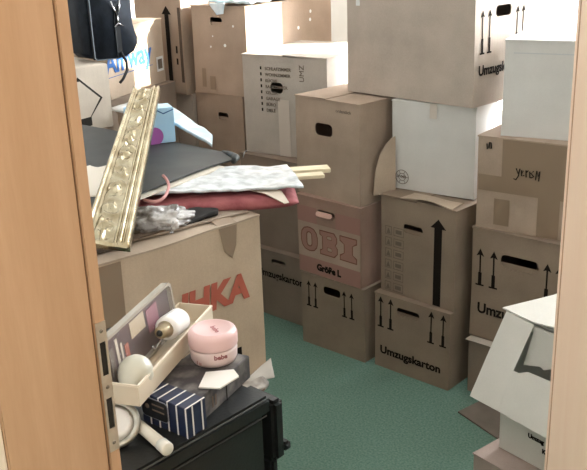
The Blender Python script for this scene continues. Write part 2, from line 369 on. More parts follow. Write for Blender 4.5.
# its end flap stands up against the white box
bm = flat([[(0, 0), (.095, 0), (.095, .235), (.08, .228), (.055, .205), (.03, .165), (.01, .10)]], .004)
bmesh.ops.transform(bm, matrix=XF((-.038, -.004, .398), (.5, .85, .0), (.0, .0, 1)), verts=bm.verts)
obj('raised_flap', bm, KRAFT_LIGHT, m_)
bm = sheet([(.10, -.006, .4135), (.345, -.006, .4135), (.34, .075, .4155), (.11, .075, .4155)], .004, 12, 4, .004, 9, 3, sag=lambda u, v: .012*math.sin(u*math.pi)*(1-v))
obj('front_flap', bm, KRAFT_LIGHT, m_)
w_ = carton('white carton with a round black stamp between brown moving boxes', (-2.016, 2.764, .7545), .123, .352, .2, .3585, WHITEB, name='white_carton')
ring = []
def circ(cx, cy, r, n=20): return [(cx+r*math.cos(2*math.pi*i/n), cy+r*math.sin(2*math.pi*i/n)) for i in range(n)]
bm = flat([circ(.042, .050, .030), circ(.042, .050, .0275)], .0005); addbm(bm, flat([circ(.042, .05, .016), circ(.042, .05, .014)], .0005)); addbm(bm, words('WMB', .016, .0005, .0004), Matrix.Translation((.022, .046, 0)))
for a in range(0, 360, 60): addbm(bm, flat([rect(.016, -.001, .028, .001)], .0005), Matrix.Translation((.042, .05, 0)) @ Matrix.Rotation(R(a), 4, 'Z'))
bmesh.ops.transform(bm, matrix=front(0, 0), verts=bm.verts); pr(w_, bm, INK_SOFT, 'round_stamp')
patch(w_, .165, .30, .195, .357, TAPE_CLEAR, 'tape_tab', .0046)
u_ = carton('large plain brown moving box lying across the top of the two centre stacks', (-2.273, 2.804, 1.116), -.065, .614, .36, .434, KRAFT_GREY, rhole=(.178, .335, .10, .04))
arrows(u_, (.045, .090, .270, .310), .190, .345, w=.614, s=.013)
text_on(u_, 'Umzugskarton', .050, .025, .115, INK, w=.614, bold=.0016, sx=.95)
patch(u_, .052, .395, .060, .434, INK_BLUE, 'blue_tape_strip', .0046); patch(u_, .050, .345, .070, .378, PAPER, 'white_sticker', .0001); patch(u_, .052, .378, .078, .43, TAPE_CLEAR, 'tape_tab', .0001)

# right stack
ub = carton('low brown carton on the carpet under the right-hand stack', (-1.600, 2.70, 0), .02, .40, .5, .235, KRAFT_DARK, name='low_carton')
bm = BM(); box(bm, (.0, -.030, .2352), (.12, .012, .2368)); obj('loose_flap', bm, PALE, ub)
a_ = carton('brown moving box with black arrows and long hand hole under the scribbled taped box', (-1.610, 2.719, .2375), .02, .372, .55, .4475, KRAFT_SHADED, hole=(.195, .335, .15, .052))
arrows(a_, (.035, .092, .305, .352), .215, .365, s=.016)
text_on(a_, 'Umzugskarton', .058, .030, .105, INK, bold=.0018, sx=.95)
y_ = carton('brown box patched with wide tape and scribbled handwriting below the white R carton', (-1.603, 2.723, .686), .105, .5, .29, .3475, KRAFT, name='taped_box')
for q in (rect(.095, .20, .5, .346), rect(.005, .145, .5, .205), rect(.235, .002, .315, .145), rect(.38, .002, .44, .12), rect(.07, .02, .13, .12)): patch(y_, 0, 0, 0, 0, TAPE, 'tape_strip', .0002+.0002*random.random(), pts=q)
# handwriting
def scribble(t, strokes, m, x0, z0, s, r=.0022):
    bm = BM()
    for st in strokes: tube(bm, [(x0+a*s, -.0030, z0+b*s) for a, b in st], r, 6)
    obj('handwriting', bm, m, t)
scribble(y_, [[(0, 1), (.25, .35), (.5, 1)], [(.5, 1), (.3, 0), (0, -.5), (-.3, -.4)], [(.7, .3), (.95, .8), (.7, .8), (.75, .1), (1.1, .2)], [(1.3, .9), (1.35, .0)], [(1.3, .6), (1.6, .9)], [(1.8, .8), (1.85, 0)], [(2.3, .9), (1.95, .6), (2.35, .2), (1.95, 0)], [(2.7, 1), (2.6, -.2)], [(2.7, 1), (2.9, .3), (3.1, 1.0), (3.0, -.3)]], INK, .150, .215, .028)
scribble(y_, [[(0, 1), (.1, 0)], [(.5, 1.3), (.4, .2), (.9, .2), (.8, 1.2), (.5, 1.2)]], INK, .035, .30, .02)
r_ = carton('white carton with the letter R at the edge, topmost in the right-hand stack', (-1.529, 2.75, 1.0345), .26, .45, .3, .340, WHITEB, name='white_carton')
text_on(r_, 'REWE', .05, .300, .040, INK, bold=.001)
patch(r_, .03, .292, .44, .296, plain('fold_line', (.55, .54, .52), .8), 'fold_line', .0001)

# unseen stack added to keep the sun off the back box's far side
for k, h in enumerate(('lowest', 'second', 'third', 'topmost')):
    carton('%s box of the added sun-blocking stack behind the large plain box lying on top' % h, (-2.74, 3.50, .4201*k), .01*(k-1), .34, .42, .42, KRAFT)
# unseen stacks added behind the door leaf to block low window light
for i, (x, lab) in enumerate(((-.98, 'right beside the scribbled taped box'), (-.52, 'at the end of the row behind the door leaf'), (-.06, 'in the corner far behind the door leaf'))):
    for k, (h, w) in enumerate((('lowest', .40), ('second', .42), ('third', .41), ('topmost', .42))):
        carton('%s box of the added light-blocking stack %s' % (h, lab), (x, 2.95+.02*k, .4201*k), .02*(k-1), w, .5, .42, KRAFT)

# ------------------------------------------------------------------ back-left stacks
l_ = carton('pale moving box with a printed checklist on its front and a torn hand hole', (-2.885, 2.797, .774), .159, .45, .5, .456, board('greyish_cardboard', (.48, .42, .355)), hole=(.185, .310, .066, .048), grip=False, name='moving_box', lift=(.0, .02))
for i in range(8):
    z = .395-i*.027
    patch(l_, .098, z-.006, .106, z+.008, INK, 'printed_bullet', .0002)
for i, s in enumerate(('SCHLAFZIMMER', 'WOHNZIMMER', 'KÜCHE', 'BADEZIMMER', 'KELLER', 'GARAGE', 'BÜRO', 'DIELE')): text_on(l_, s, .020, .125, .388-i*.027, INK_SOFT, bold=.0004)
text_on(l_, 'UMZ', .035, .335, .345, INK_SOFT, rot=math.pi/2)
patch(l_, .19, .0, .25, .26, TAPE_CLEAR, 'tape_strip', .0006)
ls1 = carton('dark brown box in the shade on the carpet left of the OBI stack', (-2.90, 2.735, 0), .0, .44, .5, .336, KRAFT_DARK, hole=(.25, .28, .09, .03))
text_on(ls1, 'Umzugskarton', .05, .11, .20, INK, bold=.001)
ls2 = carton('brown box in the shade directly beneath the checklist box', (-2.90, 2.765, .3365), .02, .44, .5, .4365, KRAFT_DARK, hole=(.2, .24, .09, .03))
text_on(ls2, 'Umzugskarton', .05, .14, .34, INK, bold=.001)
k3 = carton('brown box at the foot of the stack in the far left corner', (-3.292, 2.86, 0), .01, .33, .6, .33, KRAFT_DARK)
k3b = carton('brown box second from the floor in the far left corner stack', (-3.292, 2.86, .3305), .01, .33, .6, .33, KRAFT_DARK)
k2 = carton('brown moving box with a hand hole under the spotted box in the back stack', (-3.292, 2.855, .661), .01, .33, .6, .3515, KRAFT, hole=(.19, .245, .07, .035))
k_ = carton('brown moving box with a hand hole and small white flecks, topmost in the back stack', (-3.262, 2.836, 1.013), .10, .338, .69, .416, KRAFT, hole=(.155, .345, .075, .036))
for (x, z, s) in ((.205, .235, .008), (.262, .325, .006), (.115, .225, .005), (.13, .275, .004)):
    bm = flat([circ(x, z, s, 9)], .0005); bmesh.ops.transform(bm, matrix=front(0, 0), verts=bm.verts); pr(k_, bm, PAPER, 'white_fleck')
for (y, z) in ((.40, .28), (.50, .31), (.505, .35)):
    bm = flat([circ(y, z, .009, 8)], .0005); bmesh.ops.transform(bm, matrix=right(.341, 0, 0) , verts=bm.verts); pr(k_, bm, PAPER, 'white_fleck')  # side flecks are painted dots of light
patch(k_, .05, .03, .075, .12, TAPE, 'tape_tab', .0002)
patch(k_, .10, .02, .135, .085, TAPE, 'tape_tab', .0002)
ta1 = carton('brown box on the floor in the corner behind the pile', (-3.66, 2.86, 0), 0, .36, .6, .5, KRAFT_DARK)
ta2 = carton('greyish brown box below the tall arrow box in the far left corner', (-3.66, 2.84, .5005), 0, .362, .6, .495, KRAFT_GREY)
ta = carton('brown moving box with a tall dark arrow, in the far left corner', (-3.665, 2.815, .996), 0, .356, .3, .50, KRAFT)
bm = flat([[(.232, .03), (.262, .03), (.262, .385), (.282, .385), (.247, .425), (.212, .385), (.232, .385)]], .0006)
bmesh.ops.transform(bm, matrix=front(0, 0), verts=bm.verts); pr(ta, bm, INK, 'printed_arrow')
patch(ta, .30, .20, .312, .235, INK, 'printed_mark', .0002); patch(ta, .30, .145, .312, .175, INK, 'printed_mark', .0002); patch(ta, .330, .06, .350, .42, plain('gap_shadow_brown', (.09, .06, .04), .8), 'printed_bar', .0002)  # the long dark bar paints the shadow in the gap beside the box

# brand carton with a sticker, behind the shoulder bag
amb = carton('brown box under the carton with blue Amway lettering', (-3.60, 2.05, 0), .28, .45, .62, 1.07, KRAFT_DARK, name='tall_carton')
am = carton('brown carton with large blue Amway lettering behind the black bag', (-3.50, 2.13, 1.0705), .40, .35, .52, .302, KRAFT_LIGHT, name='shipping_carton')
text_on(am, 'Amway', .135, -.02, .115, INK_BLUE, w=.35, bold=.003, sx=1.02)
patch(am, .44, .055, .505, .125, PAPER, 'white_sticker', .0002, w=.35); patch(am, .452, .067, .493, .113, INK_SOFT, 'grey_print', .0008, w=.35)
patch(am, .0, .095, .40, .098, INK_BLUE, 'blue_line', .0002, w=.35)
# pale carton with a pointed flap
chs = carton('tall brown carton standing under the pale carton with the pointed flap', (-3.30, 1.70, 0), -.1, .33, .42, 1.016, KRAFT_DARK, name='tall_carton')
ch = thing('folded_carton', 'pale brown carton with an arrow-shaped tuck flap under the black bag', 'box', (-3.290, 1.745, 1.017), -.154)
bm = BM(); box(bm, (0, 0, 0), (.296, .40, .256), bev=.004); obj('carton_body', bm, PALE, ch)
bm = flat([[(.0, .03), (.30, .055), (.350, .125), (.27, .200), (.0, .20)]], .002); bmesh.ops.transform(bm, matrix=right(.296, .0, 0), verts=bm.verts); obj('tuck_flap', bm, PALE, ch)
bm = flat([[(.23, .012), (.305, .020), (.305, .055), (.362, .125), (.262, .218), (.255, .195), (.352, .125), (.300, .058), (.23, .058)]], .0012); bmesh.ops.transform(bm, matrix=right(.296, .0, 0), verts=bm.verts); obj('flap_slot', bm, BLACK_HOLE, ch)
bm = sheet([(.299, .0, .05), (.299, .26, .04), (.299, .25, .235), (.299, .0, .245)], .001, 8, 8, .006, 14, 2); obj('clear_tape', bm, TAPE_CLEAR, ch)

# ------------------------------------------------------------------ shoulder bag on the pale carton
NYL = noisy('black_nylon', (.008, .011, .016), (.014, .019, .028), 30, .6, bump=.3, bscale=90, spec=.2)
PIPE = plain('grey_piping', (.16, .19, .22), .5)
bag = thing('shoulder_bag', 'black nylon shoulder bag with grey piping and a metal clasp', 'bag', (-2.93, 1.82, 1.266), R(68))
# body: rounded slab, front faces -y local (towards the camera side)
def rslab(pts, d0, d1, bev, seg=3):
    bm = flat([pts], d1-d0); bmesh.ops.transform(bm, matrix=XF((0, d1, 0), (1, 0, 0), (0, 0, 1)), verts=bm.verts)
    bmesh.ops.dissolve_limit(bm, angle_limit=.01, verts=bm.verts, edges=bm.edges)
    bmesh.ops.remove_doubles(bm, verts=bm.verts, dist=1e-4)
    es = [e for e in bm.edges if abs(e.verts[0].co.y-e.verts[1].co.y) < 1e-5]
    bmesh.ops.bevel(bm, geom=es, offset=bev, segments=seg, affect='EDGES'); return bm
P0 = [(0, .0), (.10, -.004), (.155, .0), (.195, .016), (.214, .045), (.216, .07), (.205, .10), (.198, .13), (.198, .36), (0, .36)]
bag.location = (-3.003, 2.072, 1.284); bag.rotation_euler = (0, 0, R(88))
obj('bag_body', rslab([(.0, .02), (.02, .0), (.17, .0), (.19, .02), (.19, .34), (.17, .36), (.02, .36), (0, .34)], .0, .15, .012), NYL, bag, True)
obj('front_pocket', rslab(P0, -.022, -.001, .006), NYL, bag, True)
bm = BM(); tube(bm, [(x, -.0215, z) for x, z in [(-.001, .36), (-.001, .01), (.008, -.001), (.10, -.005), (.155, -.001), (.196, .015), (.215, .045), (.217, .07)]], .0022, 6); obj('piping', bm, PIPE, bag, True)
bm = BM(); box(bm, (.105, -.027, .0), (.130, -.022, .20)); box(bm, (.11, -.027, -.002), (.13, -.022, .21)); obj('closing_strap', bm, plain('black_webbing', (.01, .012, .015), .6), bag)
CHR = plain('chrome', (.55, .56, .58), .25, 1)
bm = BM()
tube(bm, [(.092, -.030, .225), (.105, -.032, .190), (.118, -.032, .165), (.130, -.032, .190), (.134, -.030, .228)], .004, 8); tube(bm, [(.118, -.032, .165), (.118, -.032, .135)], .0045, 8); tube(bm, [(.100, -.030, .122), (.118, -.033, .136), (.142, -.030, .122)], .004, 8)
obj('metal_clasp', bm, CHR, bag, True)
bm = BM(); tube(bm, [(.120, -.03, .02), (.128, -.05, -.02), (.120, -.062, -.05), (.100, -.055, -.085), (.085, -.05, -.10)], .006, 8); obj('hanging_strap', bm, plain('black_strap', (.012, .012, .014), .6), bag, True)
bm = BM(); tube(bm, [(.205, .02, .30), (.208, .015, .22), (.206, .02, .17)], .004, 6); tube(bm, [(.207, .012, .24), (.212, .008, .225), (.207, .004, .21)], .003, 6); obj('zip_pull', bm, CHR, bag, True)

# plastic bag lying on top of the back stack
PLB = noisy('pale_blue_plastic', (.45, .62, .72), (.80, .88, .92), 14, .35, bump=.5, bscale=20)
pb = thing('plastic_bag', 'pale blue plastic bag lying on the spotted box of the back stack', 'bag', (-3.10, 2.85, 1.4295), .12)
obj('bag_sheet', sheet([(-.04, -.005, .012), (.20, .01, .012), (.16, .4, .014), (-.03, .4, .014)], .012, 22, 22, .012, 16, 5), PLB, pb, True)
obj('hanging_corner', sheet([(-.03, -.018, .012), (.07, -.018, .016), (.06, -.02, -.035), (.02, -.02, -.04)], .003, 8, 8, .004, 30, 6), PLB, pb, True)

# ------------------------------------------------------------------ the big open box on the left and its pile
sb = carton('brown carton standing on the carpet beneath the big open box with red letters', (-2.38, .87, 0), -.06, .80, .69, .553, KRAFT_DARK, name='support_carton')
H = thing('open_box', 'big pale brown open box with red lettering and brown tape strips', 'box', (-2.41, .846, .554), -.093)
HW, HD, HH = .75, .80, .477
bm = BM()
box(bm, (0, 0, 0), (HW, HD, .006)); box(bm, (0, 0, .006), (.006, HD, HH)); box(bm, (HW-.006, .0, .006), (HW, HD, HH)); box(bm, (.006, 0, .006), (HW-.006, .006, HH)); box(bm, (.006, HD-.006, .006), (HW-.006, HD, HH))
obj('carton_body', bm, board('big_box_cardboard', (.50, .385, .275)), H)
FL = board('flap_cardboard', (.42, .33, .25))
bm = sheet([(HW+.002, .02, HH+.001), (HW+.002, HD, HH+.001), (HW-.10, HD-.03, HH+.008), (HW-.14, .02, HH+.010)], .005, 20, 6, .006, 6, 4); obj('top_flap', bm, FL, H)
bm = sheet([(HW-.07, .30, HH+.013), (HW-.02, HD-.02, HH+.013), (HW-.15, HD+.02, HH+.018), (HW-.20, .30, HH+.020)], .004, 10, 6, .004, 8, 9); obj('top_flap', bm, plain('flap_edge_cardboard', (.32, .25, .19), .8), H)
bm = sheet([(.0, 0, HH+.002), (HW-.2, 0, HH+.002), (HW-.2, HD, HH+.004), (0, HD, HH+.004)], .004, 10, 10, .003, 4, 1); obj('top_flap', bm, KRAFT_DARK, H)
text_on(H, 'UHKA', .098, .475, .262, INK_RED, w=HW, bold=.005, sx=1.0, space=1.0, shear=.1)
patch(H, .675, .165, .70, .195, INK, 'printed_mark', .0003, w=HW, pts=[(.675, .165), (.70, .175), (.695, .195), (.68, .19)]); patch(H, .70, .095, .715, .12, INK, 'printed_mark', .0003, w=HW)
patch(H, .475, .0, .53, .09, TAPE, 'tape_strip', .0004, w=HW, pts=[(.66, .476), (.72, .476), (.715, .42), (.70, .385), (.675, .41)])
patch(H, .30, .20, .365, .474, TAPE, 'tape_strip', .0004, w=HW)
bm = sheet([(HW+.001, .66, HH+.004), (HW+.001, .72, HH+.004), (HW-.04, .72, HH+.017), (HW-.04, .66, HH+.017)], .001, 3, 3, 0); obj('tape_strip', bm, TAPE, H)
patch(H, 0, 0, 0, 0, TAPE, 'torn_spot', .0005, w=HW, pts=[(.245, .425), (.265, .43), (.27, .415), (.262, .40), (.255, .415)])
bm = sheet([(HW+.002, HD-.10, .004), (HW+.032, HD+.0, .001), (HW+.006, HD+.012, .05), (HW+.001, HD-.02, .035)], .006, 8, 8, .004, 30, 2); obj('crushed_corner', bm, plain('torn_paper_edge', (.62, .58, .52), .8), H, True)
bm = BM(); tube(bm, [(HW-.02, .53, HH+.02), (HW-.018, .53, HH+.035), (HW-.016, .535, HH+.05)], .0015, 6); lathe(bm, [(0, .0), (.006, .002), (.006, .004), (0, .006)], 12, Matrix.Translation((HW-.02, .53, HH+.018))); o = obj('small_hook', bm, CHR); tag(o, 'tiny metal hook lying on the open box flap under the red cushion', 'hook')
o.matrix_world = Matrix.Translation(H.location) @ Matrix.Rotation(-.093, 4, 'Z')
gp = sheet([(-1.60, 1.44, .5545), (-1.535, 1.42, .5545), (-1.54, 1.53, .5545), (-1.62, 1.53, .5545)], .012, 14, 14, .012, 28, 8)
o = obj('crumpled_wrap', gp, noisy('grey_plastic_wrap', (.30, .27, .24), (.52, .48, .43), 30, .35), None, True); tag(o, 'crumpled grey plastic wrap squeezed in at the foot of the big open box', 'wrapping')

# red cushion
def pillow(L, W, Th, n=28):
    bm = BM(); top = []; bot = []
    for j in range(n+1):
        a = []; b = []
        for i in range(n+1):
            u, v = i/n, j/n; e = (max(0, 1-abs(2*u-1)**5)*max(0, 1-abs(2*v-1)**5))**.5
            q = Vector((u*3, v*3, 1)); wv = noise.noise(q)*.15+noise.noise(q*3)*.06
            x, y = (u-.5)*L, (v-.5)*W
            a.append(bm.verts.new((x, y, Th*.5+Th*.5*e*(1+wv)))); b.append(bm.verts.new((x, y, Th*.5-Th*.5*e)))
        top.append(a); bot.append(b)
    for g in (top, bot):
        for j in range(n):
            for i in range(n): bm.faces.new((g[j][i], g[j][i+1], g[j+1][i+1], g[j+1][i]))
    bmesh.ops.remove_doubles(bm, verts=bm.verts, dist=1e-5); return bm
cu = thing('cushion', 'dark red flat cushion under the bubble wrap envelope', 'cushion', (-1.772, 1.580, 1.036), R(47))
obj('cushion_body', pillow(.46, .26, .044), noisy('dusty_red_cloth', (.25, .06, .065), (.36, .11, .11), 25, .85, bump=.4, bscale=120), cu, True)
ci = (Matrix.Translation((-1.772, 1.580, 1.036)) @ Matrix.Rotation(R(47), 4, 'Z')).inverted()
obj('pale_corner_fold', polyslab([ci @ Vector(p) for p in ((-1.70, 1.60, 1.088), (-1.66, 1.66, 1.089), (-1.580, 1.655, 1.083), (-1.522, 1.621, 1.070), (-1.530, 1.612, 1.068), (-1.60, 1.61, 1.084))], (0, 0, 1), .002), plain('cream_cloth', (.66, .56, .46), .8), cu)

# wooden slats and bubble envelope
SL = noisy('pale_slat_wood', (.62, .52, .34), (.74, .64, .45), 12, .55, stretch=(1, 8, 8))
def bar(name, a, b, wd, th, m, label, cat, group=None):
    a, b = Vector(a), Vector(b); d = (b-a); bm = BM(); box(bm, (0, -wd/2, 0), (d.length, wd/2, th), bev=.0015)
    o = obj(name, bm, m); ex = d.normalized(); ey = Vector((0, 0, 1)).cross(ex).normalized(); ez = ex.cross(ey)
    M = Matrix((ex, ey, ez)).transposed().to_4x4(); M.translation = a; o.matrix_world = M; return tag(o, label, cat, group)
bar('wooden_slat', (-1.93, 1.545, 1.080), (-1.632, 1.918, 1.076), .050, .012, SL, 'pale wooden slat, the longer of two poking out of the bubble envelope', 'slat', 'wooden slats in the bubble envelope')
bar('wooden_slat', (-1.90, 1.480, 1.080), (-1.603, 1.858, 1.076), .040, .010, SL, 'pale wooden slat, the shorter of two poking out of the bubble envelope', 'slat', 'wooden slats in the bubble envelope')
ev = sheet([(-1.865, 1.42, 1.0925), (-1.800, 1.505, 1.0925), (-1.562, 1.735, 1.088), (-1.765, 1.895, 1.092)], .004, 10, 10, 0)
ev.free()
EVM = noisy('bubble_wrap_envelope', (.42, .44, .44), (.76, .79, .79), 26, .28, bump=.8, bscale=70, spec=.6)
bm = sheet([(-1.832, 1.385, 1.093), (-1.535, 1.695, 1.0905), (-1.735, 1.845, 1.0905), (-1.87, 1.70, 1.092)], .006, 30, 24, .006, 15, 3)
o = obj('bubble_envelope', bm, EVM, None, True); tag(o, 'whitish bubble wrap envelope wrapped around two wooden slats', 'envelope')

# dark portfolio folder
PF = noisy('dark_grey_folder', (.032, .034, .032), (.052, .055, .052), 10, .5, bump=.2, bscale=200)
pf = thing('portfolio_folder', 'dark grey portfolio folder with a curled corner lying over the pile', 'folder', (0, 0, 0))
bm = sheet([(-1.83, 1.17, 1.103), (-1.845, 1.385, 1.106), (-1.975, 1.805, 1.108), (-2.69, 1.78, 1.108)], .006, 16, 16, .0)
bm.free()
Zp = 1.105
bm = polyslab([(-1.78, 1.10, Zp), (-1.82, 1.365, Zp), (-1.872, 1.66, Zp), (-1.870, 1.75, Zp), (-1.955, 1.80, Zp), (-2.30, 1.80, Zp), (-2.70, 1.785, Zp), (-2.60, 1.10, Zp)], (0, 0, 1), .005); obj('cover', bm, PF, pf)
bm = BM(); tube(bm, [(-1.97, 1.805, 1.107), (-1.925, 1.790, 1.110), (-1.870, 1.765, 1.112), (-1.850, 1.735, 1.110)], [.006, .010, .012, .008], 12); obj('curled_corner', bm, PF, pf, True)
bm = BM(); tube(bm, [(-1.860, 1.785, 1.11), (-1.855, 1.788, 1.128), (-1.848, 1.791, 1.131)], .0015, 6); obj('metal_ring', bm, CHR, pf)
CRM = plain('cream_board', (.66, .60, .50), .7)
bm = polyslab([(-1.770, 1.12, 1.0985), (-1.798, 1.345, 1.0985), (-1.825, 1.53, 1.0985), (-1.850, 1.70, 1.0985), (-2.4, 1.74, 1.0975), (-2.4, 1.12, 1.0975)], (0, 0, 1), .003); o = obj('cream_board', bm, CRM); tag(o, 'cream cardboard sheet showing as a pale edge beneath the portfolio folder', 'board')
# pink cord loop
bm = BM(); tube(bm, smooth([(-1.859, 1.473, 1.125), (-1.834, 1.465, 1.118), (-1.804, 1.445, 1.108), (-1.756, 1.392, 1.104), (-1.752, 1.364, 1.098), (-1.771, 1.353, 1.096), (-1.795, 1.352, 1.096)]), .0042, 10)
o = obj('cord_loop', bm, plain('pink_cord', (.55, .26, .24), .6), None, True); tag(o, 'pink cord loop curling over the edge of the portfolio folder', 'cord')
# white paper cutout
bm = polyslab(smooth([(-2.166, 1.444, 1.1105), (-2.126, 1.445, 1.1105), (-2.12, 1.491, 1.1105), (-2.067, 1.419, 1.1105), (-1.998, 1.39, 1.1105), (-1.945, 1.331, 1.1105), (-1.89, 1.301, 1.1105), (-1.884, 1.271, 1.1105), (-1.918, 1.25, 1.1105), (-2.05, 1.27, 1.1105), (-2.16, 1.36, 1.1105)], 4), (0, 0, 1), .003)
o = obj('paper_cutout', bm, plain('cream_paper', (.80, .72, .60), .7)); tag(o, 'cream tulip-shaped paper cutout lying on the dark folder beside the gold moulding', 'paper')

# product box with a purple dot, blue plastic, white sheet behind
pbx = thing('product_box', 'light blue and white cardboard box with a purple dot behind the gold moulding', 'box', (-2.245, 1.70, 1.111), R(62))
bm = BM(); box(bm, (-.035, 0, 0), (.115, .08, .115), bev=.002); obj('box_body', bm, noisy('light_blue_print', (.38, .66, .90), (.60, .84, .97), 5, .4), pbx)
bm = flat([circ(.045, .025, .030, 28)], .0006); bmesh.ops.transform(bm, matrix=front(0, 0, .0002), verts=bm.verts); obj('purple_dot', bm, plain('purple_print', (.42, .12, .42), .5), pbx)
bm = flat([[(.05, .113), (.08, .095), (.114, .107), (.114, .110), (.08, .099), (.054, .115)]], .0006); bmesh.ops.transform(bm, matrix=front(0, 0, .0002), verts=bm.verts); obj('dark_blue_line', bm, INK_BLUE, pbx)
bm = sheet([(-2.36, 1.86, 1.113), (-2.03, 1.815, 1.111), (-2.12, 1.90, 1.113), (-2.42, 1.97, 1.12)], .010, 24, 20, .006, 13, 2, sag=lambda u, v: .055*(1-u)**.8); o = obj('plastic_bag', bm, PLB, None, True); tag(o, 'crumpled light blue plastic bag behind the dark folder', 'bag')
# crumpled clear bag with white paper
bm = BM(); bmesh.ops.create_icosphere(bm, subdivisions=5, radius=1)
for v in bm.verts:
    q = v.co.normalized(); n_ = 1+.35*noise.noise(q*2.1)+.22*noise.noise(q*5)+.10*abs(noise.noise(q*11)); v.co = Vector((q.x*.085*n_, q.y*.055*n_, max(-.012, q.z*.036*n_)))
o = obj('crumpled_plastic', bm, noisy('crinkled_white_plastic', (.20, .18, .165), (.66, .64, .62), 24, .25, bump=.8, bscale=50, lo=.42, hi=.62), None, True); o.location = (-1.72, 1.325, 1.060); o.rotation_euler = (0, 0, R(50)); tag(o, 'crumpled whitish plastic bag in the open box beside the gold moulding', 'bag')
bm = sheet([(-1.77, 1.08, 1.047), (-1.675, 1.08, 1.047), (-1.66, 1.40, 1.048), (-1.74, 1.40, 1.048)], .004, 14, 6, .006, 12, 4); o = obj('brown_cloth', bm, noisy('dark_brown_cloth', (.05, .03, .015), (.12, .07, .04), 20, .8)); tag(o, 'dark brown cloth hanging out of the open box under the gold moulding', 'cloth')
bm = sheet([(-1.665, 1.335, 1.048), (-1.640, 1.47, 1.048), (-1.73, 1.56, 1.050), (-1.76, 1.42, 1.049)], .010, 12, 10, .01, 14, 7); o = obj('black_cloth', bm, plain('black_cloth', (.012, .010, .009), .9), None, True); tag(o, 'black cloth stuffed in the open box below the red cushion', 'cloth')

# gold ornate moulding
A0, A1 = Vector((-1.683, 1.076, 1.083)), Vector((-1.560, 1.122, 1.083)); B0, B1_ = Vector((-2.280, 1.714, 1.283)), Vector((-2.231, 1.786, 1.283))
bm = BM(); NU, NV = 44, 220; g = []
for j in range(NV+1):
    row = []; t_ = j/NV
    for i in range(NU+1):
        u = i/NU; p = (A0*(1-u)+A1*u)*(1-t_)+(B0*(1-u)+B1_*u)*t_
        def bump(c, wd, h): return h*max(0, 1-((u-c)/wd)**2)**.5 if abs(u-c) < wd else 0
        h = .004+bump(.055, .055, .012)+bump(.15, .03, .006)+bump(.70, .03, .007)+bump(.80, .045, .012)+bump(.93, .06, .009)
        if .19 < u < .66:
            k = (u-.19)/.47; s = t_*9.0; ph = s-math.floor(s)
            dx, dy = (k-.5)*1.0, (ph-.5)*1.9; rr = math.hypot(dx, dy); an = math.atan2(dy, dx)
            sc = max(0, math.sin(rr*10-an*(1 if int(s) % 2 else -1)+.6))
            leaf = max(0, noise.noise(Vector((k*4.5, s*3.4, .3)))+.12)
            h += math.sin(k*math.pi)**.5*(.002+.0075*sc*math.exp(-rr*rr*1.6)+.014*leaf*leaf*1.6)
        row.append(bm.verts.new(p+Vector((.10, -.10, .98))*h))
    g.append(row)
lo = [[bm.verts.new(r[i].co*1.0) for i in (0, NU)] for r in g]
for r, l in zip(g, lo):
    t0 = g.index(r)/NV
    for i, k in ((0, 0), (1, 1)):
        u = i; p = (A0*(1-u)+A1*u)*(1-t0)+(B0*(1-u)+B1_*u)*t0; l[k].co = p+Vector((0, 0, -.012))
for j in range(NV):
    for i in range(NU): bm.faces.new((g[j][i], g[j][i+1], g[j+1][i+1], g[j+1][i]))
    bm.faces.new((lo[j][0], g[j][0], g[j+1][0], lo[j+1][0])); bm.faces.new((g[j][NU], lo[j][1], lo[j+1][1], g[j+1][NU])); bm.faces.new((lo[j][1], lo[j][0], lo[j+1][0], lo[j+1][1]))
bm.faces.new([lo[0][0]]+g[0][:: 1]+[lo[0][1]]); bm.faces.new([lo[-1][1]]+g[-1][::-1]+[lo[-1][0]])
GOLD = noisy('aged_gold_leaf', (.40, .32, .19), (.64, .57, .40), 18, .25, .9)
o = obj('picture_frame_moulding', bm, GOLD, None, True); tag(o, 'ornate gilded frame moulding leaning across the dark folder', 'moulding')
# white sheet behind its upper end
bm = sheet([(-2.98, 2.12, 1.072), (-2.80, 2.11, 1.072), (-2.82, 2.24, 1.075), (-3.00, 2.26, 1.082)], .012, 10, 10, .006, 8); bmm = bm
o = obj('paper_stack', bm, PAPER, None, True); tag(o, 'white paper bundle below the Amway carton behind the gold moulding', 'paper')
lc = carton('brown carton under the white paper bundle behind the big open box', (-2.95, 2.13, 0), 0, .15, .15, 1.069, KRAFT, name='tall_carton')

# ------------------------------------------------------------------ black trunk and the things on it
BLK = noisy('black_plastic', (.008, .009, .009), (.014, .015, .015), 6, .32, bump=.15, bscale=150)
tk = thing('storage_trunk', 'black plastic storage trunk beside the door frame', 'trunk', (-1.60, .66, 0))
bm = BM(); box(bm, (0.08, .01, .0), (.56, .36, .892), bev=.01); obj('trunk_body', bm, BLK, tk)
bm = BM(); box(bm, (0.07, 0, .8925), (.570, .370, .930), bev=.008); obj('lid', bm, BLK, tk)
bm = BM(); box(bm, (.48, .3705, .78), (.572, .402, .912), bev=.008); box(bm, (.50, .3705, .30), (.560, .392, .78), bev=.006); obj('end_handle', bm, BLK, tk)
bm = BM(); box(bm, (.52, .392, .795), (.578, .413, .815), bev=.006); obj('latch', bm, BLK, tk)
bm = BM(); tube(bm, [(.5685, .01, .9275), (.5685, .355, .9275)], .0016, 6); tube(bm, [(.5685, .01, .8930), (.5685, .355, .8930)], .0012, 6); obj('lid_rim', bm, plain('edge_highlight_black', (.06, .06, .055), .3), tk)  # lighter lines paint the highlight along the lid edges
